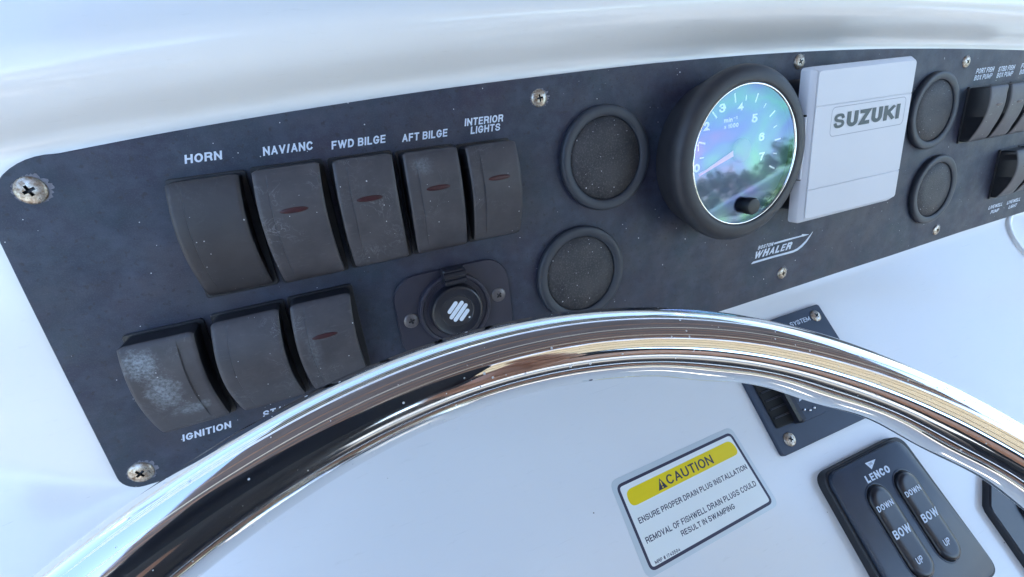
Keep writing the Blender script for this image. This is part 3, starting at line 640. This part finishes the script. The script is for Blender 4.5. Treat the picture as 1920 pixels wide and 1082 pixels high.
v, f, _ = merge(([(4.1, -89.9, 0), (4.9, -89.9, 0), (4.8, -87.2, 0), (4.2, -87.2, 0)], [(0, 1, 2, 3)]), shift(lathe([(.5, 0)], 8), 4.5, -90.9)); part('exclamation_mark', mesh(v, f, yel), ST, z=.37)
lettering('ENSURE PROPER DRAIN PLUG INSTALLATION', ink, ST, -18.6, -103.4, 83.6, 3.1, .30, bold=.17, rz=math.radians(1.5))
lettering('REMOVAL OF FISHWELL DRAIN PLUGS COULD', ink, ST, -19.0, -114.0, 84.6, 3.2, .30, bold=.17, rz=math.radians(1.5))
lettering('RESULT IN SWAMPING', ink, ST, 3.4, -118.6, 40.8, 3.0, .30, bold=.17, rz=math.radians(1.2))
lettering('MRP # 1743504', ink, ST, -19.0, -124.9, 17.6, 1.8, .30, bold=.17, rz=math.radians(1.2))
# ---------------------------------------------------------------- lower face: square switch plate
NAVY = plain('navy_plate_plastic', (.022, .034, .060), .36, var=.3, vscale=.06)
sp_ = thing('system_plate', 'square dark plate reading SYSTEM with corner screws, partly behind the wheel rim', 'switch plate', LOWER, 0, 0, 0)
part('plate', mesh(*stack(rrect(100, 86.5, 2.2, 4, 143, -60.2), [(0, -.5), (0, 2.4), (.6, 3.0)]), NAVY, smooth=True, sharp=30), sp_)
lettering('SYSTEM', PRINT, sp_, 156.3, -26.9, 21.0, 3.4, 3.03, bold=.15, shear=.1)
lettering('WASHDOWN', PRINT, sp_, 121, -26.9, 31.0, 3.4, 3.03, bold=.15, shear=.1)
for x, y, a in ((183.5, -25.0, .4), (103.9, -95.4, 1.0), (183.5, -95.4, .1), (103.9, -25.0, .7)): part('screw', SCREW_S, sp_, x, y, 3.0, a)
part('switch_well', mesh(*stack(rrect(19.5, 50, 1.5, 3, 108.2, -61.5), [(0, 3.0), (0, 3.6), (.8, 4.2)]), DARK, smooth=True, sharp=30), sp_)
for k in range(4): part('rib', mesh(*stack(rrect(15, 1.2, .3, 2, 107.5, -80 + k * 6), [(0, 4.0), (.2, 4.9)]), BLKG), sp_)
part('lever', mesh(*stack(rrect(5.5, 50, 1.8, 4, 117.0, -63.6), [(0, 3.0), (0, 8.0), (1.2, 10.0)]), BLKG, smooth=True, sharp=30), sp_)
part('key_patch', mesh(*stack(rrect(25.5, 40, 1.2, 3, 132.0, -69.4), [(0, 3.0), (0, 3.5), (.3, 3.8)]), NAVY, smooth=True, sharp=30), sp_)
STL = plain('stud_metal', (.6, .62, .66), .25, .9)
stud = mesh(*lathe([(1.0, 0), (1.0, .5), (.6, 1.0), (.1, 1.1)], 16), STL, smooth=True)
for x, y in ((126.7, -82.3), (130.9, -84.0), (135.3, -83.6), (138.0, -79.8)): part('stud', stud, sp_, x, y, 3.8)
part('arrow_mark', mesh([(121.6, -76.6, 0), (124.6, -77.4, 0), (122.4, -72.0, 0), (126.4, -76.4, 0), (130.4, -75.6, 0), (129.6, -72.4, 0)], [(0, 1, 2), (3, 4, 5)], PRINT), sp_, z=3.86)
# ---------------------------------------------------------------- lower face: trim tab control
tt = thing('trim_tab_control', 'dark rounded trim tab control reading LENCO with two oval rocker buttons', 'control pad', LOWER, 0, 0, 0)
C6 = [(184.0, -122.2), (111.6, -122.6), (113.4, -214), (197.0, -212)]
part('base', mesh(*stack(quad_round([(189.4, -120.6), (109.2, -121.0), (111.0, -217), (200.5, -215.0)], 9.5, 8), [(0, -.4), (0, 5.6), (.7, 6.4)]), plain('pad_base_black', (.016, .018, .024), .5, var=.3), smooth=True, sharp=30), tt)
part('face_plate', mesh(*stack(quad_round(C6, 9, 8), [(0, 5.0), (0, 8.2), (.3, 8.8), (.8, 9.0)]), NAVY, smooth=True, sharp=28), tt)
def stadium_grid(hw, hl, slant, zf, z0, crown):
    """rounded key: a grid over a long oval, top height zf(v), edges rounded down to z0"""
    nv, nu = 40, 15; V, Fc = [], []
    for a in range(nv):
        v = -math.cos(math.pi * a / (nv - 1)); y = v * hl
        e = max(0.0, abs(y) - (hl - hw)); half = math.sqrt(max(hw * hw - e * e, 0.0004))
        for b in range(nu):
            u = -math.cos(math.pi * b / (nu - 1)); x = u * half; d = hw - math.hypot(x, e)      # distance from the rim
            r = min(1, max(0, d) / crown); V.append((x + slant * v, y, z0 + (zf(v) - z0) * math.sqrt(max(0, 1 - (1 - r) ** 2))))
    for a in range(nv - 1):
        for b in range(nu - 1): q_ = a * nu + b; Fc.append((q_, q_ + 1, q_ + nu + 1, q_ + nu))
    rim_ = list(range(nu)) + [a * nu + nu - 1 for a in range(1, nv)] + [(nv - 1) * nu + b for b in range(nu - 2, -1, -1)] + [a * nu for a in range(nv - 2, 0, -1)]
    b0 = len(V)
    for q_ in rim_: x, y, z = V[q_]; V.append((x, y, z - 2.5))
    n = len(rim_)
    for k in range(n): Fc.append((rim_[k], rim_[(k + 1) % n], b0 + (k + 1) % n, b0 + k))
    return V, Fc
KEY = mesh(*stadium_grid(9.3, 27.9, -1.35, lambda v: 11.6 + 1.0 * v * v, 9.5, 3.6), BLKG, smooth=True, sharp=70)
GRV = mesh(*stack([(x - 1.35 * y / 28, y) for x, y in rrect(20.4, 57.8, 10.2, 10)], [(0, 8.9), (0, 9.25), (.5, 9.35), (.9, 9.06)]), DARK, smooth=True, sharp=40)
COL_ = mesh(*stack([(x - 1.35 * y / 28, y) for x, y in rrect(21.8, 59.2, 10.9, 10)], [(0, 8.9), (.3, 9.35), (.9, 9.4), (1.3, 9.0)], cap1=False), NAVY, smooth=True, sharp=60)
for (x, y) in ((140.6, -167.0), (167.2, -167.2)):
    part('button_collar', COL_, tt, x, y); part('button_groove', GRV, tt, x, y); part('oval_button', KEY, tt, x, y)
ZB = 12.9
for s, x0, y0, wd, h in (('DOWN', 130.6, -152.6, 14.8, 3.4), ('DOWN', 157.6, -153.2, 15.0, 3.4), ('BOW', 132.0, -169.6, 15.4, 5.0), ('BOW', 159.5, -169.8, 15.4, 5.0), ('UP', 137.0, -185.8, 5.6, 3.8), ('UP', 164.2, -185.6, 5.6, 3.8)):
    lettering(s, PRINT, tt, x0, y0, wd, h, 11.78 + 1.0 * ((abs(y0 + 1.6 + 166) + 1.5) / 28.4) ** 2, bold=.19)
lettering('LENCO', PRINT, tt, 138.0, -137.0, 22.8, 4.6, 9.02, bold=.24, rz=-.01)
part('flag_emblem', mesh([(144.4, -126.0, 0), (154.4, -126.6, 0), (147.0, -130.9, 0)], [(0, 1, 2)], PRINT), tt, z=9.03)
NL = plain('navy_letter', (.03, .045, .075), .5); lettering('OG', NL, tt, 146.9, -128.5, 3.2, 1.5, 9.08, bold=.15)
# ---------------------------------------------------------------- lower face: black item at the right
bi = thing('black_plate', 'black plate with cut corner on the console at the lower right edge', 'plate', LOWER, 0, 0, 0)
Pb = [(340, -168), (246, -168), (240.5, -172), (227.2, -183.5), (225.8, -187.5), (226.6, -200), (231.5, -290), (340, -290)]
part('plate', mesh(*stack(Pb, [(0, -.5), (0, 4.5), (.8, 5.4)]), BLKG, smooth=True, sharp=30), bi)
part('screw', SCREW_S, bi, 262, -197, 5.4, .5)
part('raised_pad', mesh(*stack(rrect(80, 90, 6, 5, 290, -235), [(0, 5.2), (0, 7.5), (1, 8.2)]), BLKG, smooth=True, sharp=30), bi)
# recessed drink-holder ring at the far right
rg = thing('round_fitting', 'white round fitting on the console right of the panel, cut by the photo edge', 'fitting', LOWER, 500, -28, 0)
part('rim', mesh(*lathe([(38, -1), (38, 1.2), (36.5, 2.2), (34, 2.4), (32.5, 1.6), (32, -1)], 64, cap1=False), GEL, smooth=True), rg)
part('well', mesh(*lathe([(32.2, .6), (30, .4), (.5, .4)], 48), GEL, smooth=True), rg)
# ---------------------------------------------------------------- steering wheel
WC = (-114.4, -140.6, 270.2); WA, WB = .012, .81; WR, TR = 199.7, 11.4
nW = Vector((math.sin(WA), math.cos(WA) * math.sin(WB), math.cos(WA) * math.cos(WB)))
uW = Vector((0, 1, 0)).cross(nW).normalized(); vW = nW.cross(uW)
WF = Matrix(((uW.x, vW.x, nW.x, WC[0] * MM), (uW.y, vW.y, nW.y, WC[1] * MM), (uW.z, vW.z, nW.z, WC[2] * MM), (0, 0, 0, 1)))
wheel = thing('steering_wheel', 'polished stainless steering wheel rim with finger grips arching across the console', 'steering wheel', PANEL @ WF)
def rim():
    V, Fc = [], []; n, m_ = 720, 56
    for i in range(n):
        ph = 2 * math.pi * i / n; deg = math.degrees(ph)
        g = 0
        if deg < 80: g = smooth(80, 66, deg)            # finger grips start right of the top
        elif deg > 130: g = 0
        sc_ = (.5 + .5 * math.cos(2 * math.pi * (deg - 3) / 13.0)) if g else 0
        for j in range(m_):
            th = 2 * math.pi * j / m_                    # th 0 = outward, 90 = towards the driver
            wgt = max(0, math.cos(th - math.radians(218))) ** 3.5
            r = TR + g * wgt * (1.15 * sc_ - .2) 
            rr_ = WR + r * math.cos(th); z = r * math.sin(th)
            V.append((rr_ * math.cos(ph), rr_ * math.sin(ph), z))
    for i in range(n):
        for j in range(m_):
            a, b = i, (i + 1) % n; c, d = j, (j + 1) % m_
            Fc.append((a * m_ + c, b * m_ + c, b * m_ + d, a * m_ + d))
    return mesh(V, Fc, CHR, smooth=True)
part('rim', rim(), wheel)
for a in (195, 270, 345):
    c, s = math.cos(math.radians(a)), math.sin(math.radians(a))
    part('spoke', mesh(*tube([(c * 40, s * 40, -62), (c * 90, s * 90, -48), (c * 150, s * 150, -20), (c * 193, s * 193, -3)], 7.5, 16), CHR, smooth=True, sharp=60), wheel)
part('hub', mesh(*lathe([(44, -78), (44, -60), (38, -52), (20, -46), (.5, -45)], 48), CHR, smooth=True, sharp=40), wheel)
# ---------------------------------------------------------------- the boat and water around, seen in the reflections
def bx(x0, x1, y0, y1, z0, z1, bev=.02):
    P_ = rrect((x1 - x0) * 1000, (y1 - y0) * 1000, 40, 4, (x0 + x1) * 500, (y0 + y1) * 500)
    b = bev * 1000
    return stack(P_, [(b, z0 * 1000), (0, z0 * 1000 + b), (0, z1 * 1000 - b), (b, z1 * 1000)])
ALU = plain('pipe_aluminium', (.75, .75, .74), .18, 1)
SAND = plain('deck_nonskid', (.62, .56, .46), .6, var=.08, vscale=.01)
WOOD = plain('teak', (.33, .20, .15), .5, var=.3, vscale=.02)
NVY = plain('dark_vinyl', (.02, .021, .028), .45, var=.2, vscale=.02)
CRM = plain('cream_vinyl', (.70, .62, .48), .5, var=.06, vscale=.02)
deck = part('cockpit_floor', mesh(*stack(rrect(2500, 5200, 60, 4, 0, -1500), [(0, -1100), (0, -1050)]), SAND)); tag(deck, kind='structure')
hull = thing('boat_hull', 'white gunwales and transom around the cockpit, seen only mirrored in the wheel', 'hull', Matrix.Identity(4))
v, f, _ = merge(bx(1.2, 1.42, -4.1, 1.2, -1.5, -.14), bx(-1.42, -1.2, -4.1, 1.2, -1.5, -.14), bx(-1.42, 1.42, -4.3, -4.1, -1.5, -.2))
part('gunwale', mesh(v, f, GEL, smooth=True, sharp=30), hull)
PAINT = plain('white_pipe_paint', (.78, .78, .76), .3)
for sx in (-1250, 1250):
    part('rail', mesh(*tube([(sx, -1700, -105), (sx, 300, 319)], 26), PAINT, smooth=True, sharp=60), hull)
    part('rail', mesh(*tube([(sx, -1700, -185), (sx, 300, 239)], 12), PAINT, smooth=True, sharp=60), hull)
top = thing('stand_in_top', 'stand-in dark canvas top with brown battens over the helm, unseen, shaped for the chrome bands', 'canopy', Matrix.Identity(4))
CANV = plain('dark_canvas', (.15, .135, .155), .85, var=.35, vscale=.01)
part('canopy', mesh(*bx(-.50, 1.40, -.92, .20, .80, .83, .01), CANV, smooth=True, sharp=30), top)  # unseen top, sized to shade the helm and darken the chrome
for y, r in ((-.80, 22), (-.70, 12), (-.62, 16), (-.52, 10), (-.40, 12), (-.1, 14)): part('batten', mesh(*tube([(-500, y * 1000, 790), (1370, y * 1000, 790)], r, 10), WOOD, smooth=True), top)
for y0_, y1_ in ((.30, .345), (.41, .455), (.50, .56)): part('canopy', mesh(*bx(-.50, 1.40, y0_, y1_, .795, .815, .005), CANV, smooth=True, sharp=30), top)  # dark strips added to band the chrome reflection
for y in (-.915, -.66, -.30, .215, .27, .36, .47, .575): part('streak_tube', mesh(*tube([(-940, y * 1000, 780), (1390, y * 1000, 780)], 13, 12), PAINT, smooth=True), top)  # white tubes added for bright streaks in the chrome
for x in (-800, 800):
    for y in (-250, 560): part('leg', mesh(*tube([(x * 1.3, y, -1050), (x * 1.2, y, 300), (x * 1.12, y, 800)], 20), ALU, smooth=True), top)
def curtain_mat():
    m_, nt, b = new_mat('cream_canvas'); out = nt.nodes['Material Output']; c = (.74, .68, .58, 1)
    d = N(nt, 'ShaderNodeBsdfDiffuse'); t_ = N(nt, 'ShaderNodeBsdfTranslucent'); d.inputs[0].default_value = c; t_.inputs[0].default_value = c
    mx = N(nt, 'ShaderNodeMixShader'); mx.inputs[0].default_value = .45
    nt.links.new(d.outputs[0], mx.inputs[1]); nt.links.new(t_.outputs[0], mx.inputs[2]); nt.links.new(mx.outputs[0], out.inputs[0]); return m_
CU = curtain_mat(); V, Fc = [], []
for k in range(90):
    x = -150 + 1080 * k / 89; y = -960 + 14 * math.sin(k * .9); V += [(x, y, 790), (x, y * 1.0, 300 + 6 * math.sin(k * .5)), (x, y - 3, 300 + 6 * math.sin(k * .5)), (x, y - 3, 790)]
for k in range(89):
    for a in range(4): b = (a + 1) % 4; Fc.append((4 * k + a, 4 * k + 4 + a, 4 * k + 4 + b, 4 * k + b))
part('reflection_curtain', mesh(V, Fc, CU, smooth=True, sharp=60), top)  # unseen curtain added for cream bands in the chrome and warmer light
for z_, r in ((300, 14), (420, 5), (560, 5), (680, 5)): part('curtain_rod', mesh(*tube([(-160, -940, z_), (940, -940, z_)], r, 10), NVY, smooth=True), top)
seat = thing('leaning_post', 'dark vinyl leaning post with teak trim behind the helm, mirrored in the wheel', 'seat', Matrix.Identity(4))
part('box', mesh(*bx(-.55, .55, -1.15, -.75, -1.05, -.30), CRM, smooth=True, sharp=30), seat)
part('cushion', mesh(*bx(-.58, .58, -1.2, -.70, -.29, -.14, .03), NVY, smooth=True, sharp=40), seat)
part('backrest', mesh(*bx(-.58, .58, -1.28, -1.16, -.05, .22, .03), NVY, smooth=True, sharp=40), seat)
part('trim', mesh(*bx(-.60, .60, -.74, -.69, -.42, -.31, .01), WOOD, smooth=True, sharp=30), seat)
def person():
    """the photographer, standing at the helm in dark clothes: one skinned body"""
    t = thing('person', 'person in dark clothes leaning over the wheel with a phone, mirrored in the chrome', 'person', Matrix.Identity(4))
    J = [(-.17, -.86, -.14), (-.17, -.84, .02), (-.18, -.78, .20), (-.18, -.72, .34), (-.175, -.66, .42), (-.17, -.60, .50), (-.17, -.57, .60),
         (-.34, -.74, .30), (-.41, -.60, .08), (-.24, -.36, .06), (0.0, -.72, .30), (.10, -.60, .06), (-.06, -.36, .05),
         (-.27, -.86, -.20), (-.29, -.80, -.60), (-.30, -.86, -1.0), (-.31, -.74, -1.03), (-.07, -.86, -.20), (-.05, -.80, -.60), (-.04, -.86, -1.0), (-.03, -.74, -1.03)]
    E_ = [(0, 1), (1, 2), (2, 3), (3, 4), (4, 5), (5, 6), (3, 7), (7, 8), (8, 9), (3, 10), (10, 11), (11, 12), (0, 13), (13, 14), (14, 15), (15, 16), (0, 17), (17, 18), (18, 19), (19, 20)]
    Rd = [.15, .14, .16, .13, .055, .09, .085, .065, .048, .03, .065, .048, .03, .095, .065, .045, .04, .095, .065, .045, .04]
    me = bpy.data.meshes.new('body'); me.from_pydata(J, E_, []); o = bpy.data.objects.new('b', me); COL.objects.link(o)
    sk_ = o.modifiers.new('s', 'SKIN'); sb = o.modifiers.new('u', 'SUBSURF'); sb.levels = sb.render_levels = 2
    for v_, r in zip(me.skin_vertices[0].data, Rd): v_.radius = (r, r)
    me.skin_vertices[0].data[0].use_root = True
    dg = bpy.context.evaluated_depsgraph_get(); dg.update(); bm_ = bpy.data.meshes.new_from_object(o.evaluated_get(dg)); bpy.data.objects.remove(o)
    cloth = plain('dark_clothing', (.016, .016, .021), .8, var=.3, vscale=.02); skin = plain('skin', (.42, .20, .12), .5)
    bm_.materials.clear(); bm_.materials.append(cloth); bm_.materials.append(skin)
    for p in bm_.polygons:
        c = p.center; p.use_smooth = True
        p.material_index = 1 if (c.z > .44 and c.y > -.68) or c.y > -.50 and c.z > -.2 else 0
    part('body', bm_, t)
    # hands: palm with five bent fingers closing on the phone's long edges
    for sx, px in ((-1, -.232), (1, -.062)):
        J = [(px, -.352, .058), (px, -.30, .075)]; E_ = [(0, 1)]; Rd = [.026, .030]
        for k in range(5):
            b = len(J); zz = .055 + .018 * k
            if k == 0: J += [(px - sx * .01, -.285, .05), (px - sx * .03, -.262, .055), (px - sx * .045, -.250, .07)]
            else: J += [(px + sx * .012, -.285, zz), (px + sx * .014, -.262, zz), (px - sx * .004, -.2465, zz)]
            E_ += [(1, b), (b, b + 1), (b + 1, b + 2)]; Rd += [.010, .009, .0075]
        me = bpy.data.meshes.new('hand'); me.from_pydata(J, E_, []); o = bpy.data.objects.new('b', me); COL.objects.link(o)
        o.modifiers.new('s', 'SKIN'); sb = o.modifiers.new('u', 'SUBSURF'); sb.levels = sb.render_levels = 1
        for v_, r in zip(me.skin_vertices[0].data, Rd): v_.radius = (r, r)
        dg = bpy.context.evaluated_depsgraph_get(); dg.update(); hm = bpy.data.meshes.new_from_object(o.evaluated_get(dg)); bpy.data.objects.remove(o)
        hm.materials.clear(); hm.materials.append(skin)
        for p in hm.polygons: p.use_smooth = True
        part('hand', hm, t)
    ph_ = part('phone', mesh(*stack(rrect(158, 76, 9, 5), [(.8, -8), (0, -7.2), (0, -.8), (.8, 0)]), BLKG, smooth=True, sharp=40))
    ph_.matrix_world = cam.matrix_world @ Matrix.Translation((0, -.02, .011)); tag(ph_, 'black phone held over the wheel, mirrored in the chrome', 'phone')
person()
def water():
    m_, nt, b = new_mat('sea_water'); b.inputs['Base Color'].default_value = (.02, .05, .06, 1); b.inputs['Roughness'].default_value = .08
    n = noise(nt, coords(nt, 1.0), 1.2, 4); bump(nt, b, n, .5, 60); return m_
wt = part('water', mesh([(-2e6, -2e6, -1500), (2e6, -2e6, -1500), (2e6, 2e6, -1500), (-2e6, 2e6, -1500)], [(0, 1, 2, 3)], water())); tag(wt, kind='structure')
def trees():
    """far wooded shore: thousands of leaf clumps in an uneven bank"""
    V, Fc = [], []; rg = random.Random(3)
    for k in range(16000):
        a = math.radians(rg.uniform(95, 290)); R = 46 + rg.uniform(0, 10)
        hmax = 4.2 + .8 * math.sin(a * 9) + .5 * math.sin(a * 23 + 1) + .6 * math.sin(a * 51)
        z = -1.3 + rg.uniform(0, 1) ** .8 * hmax; x, y = R * math.sin(a), R * math.cos(a); s = rg.uniform(.25, .6)
        b = len(V)
        for _ in range(4): V.append(((x + rg.uniform(-s, s)) * 1000, (y + rg.uniform(-s, s)) * 1000, (z + rg.uniform(-s, s)) * 1000))
        Fc += [(b, b + 1, b + 2), (b + 1, b + 2, b + 3)]
    o = part('far_trees', mesh(V, Fc, plain('foliage', (.26, .38, .14), .7, var=.3, vscale=.0006))); tag(o, kind='stuff')
trees()
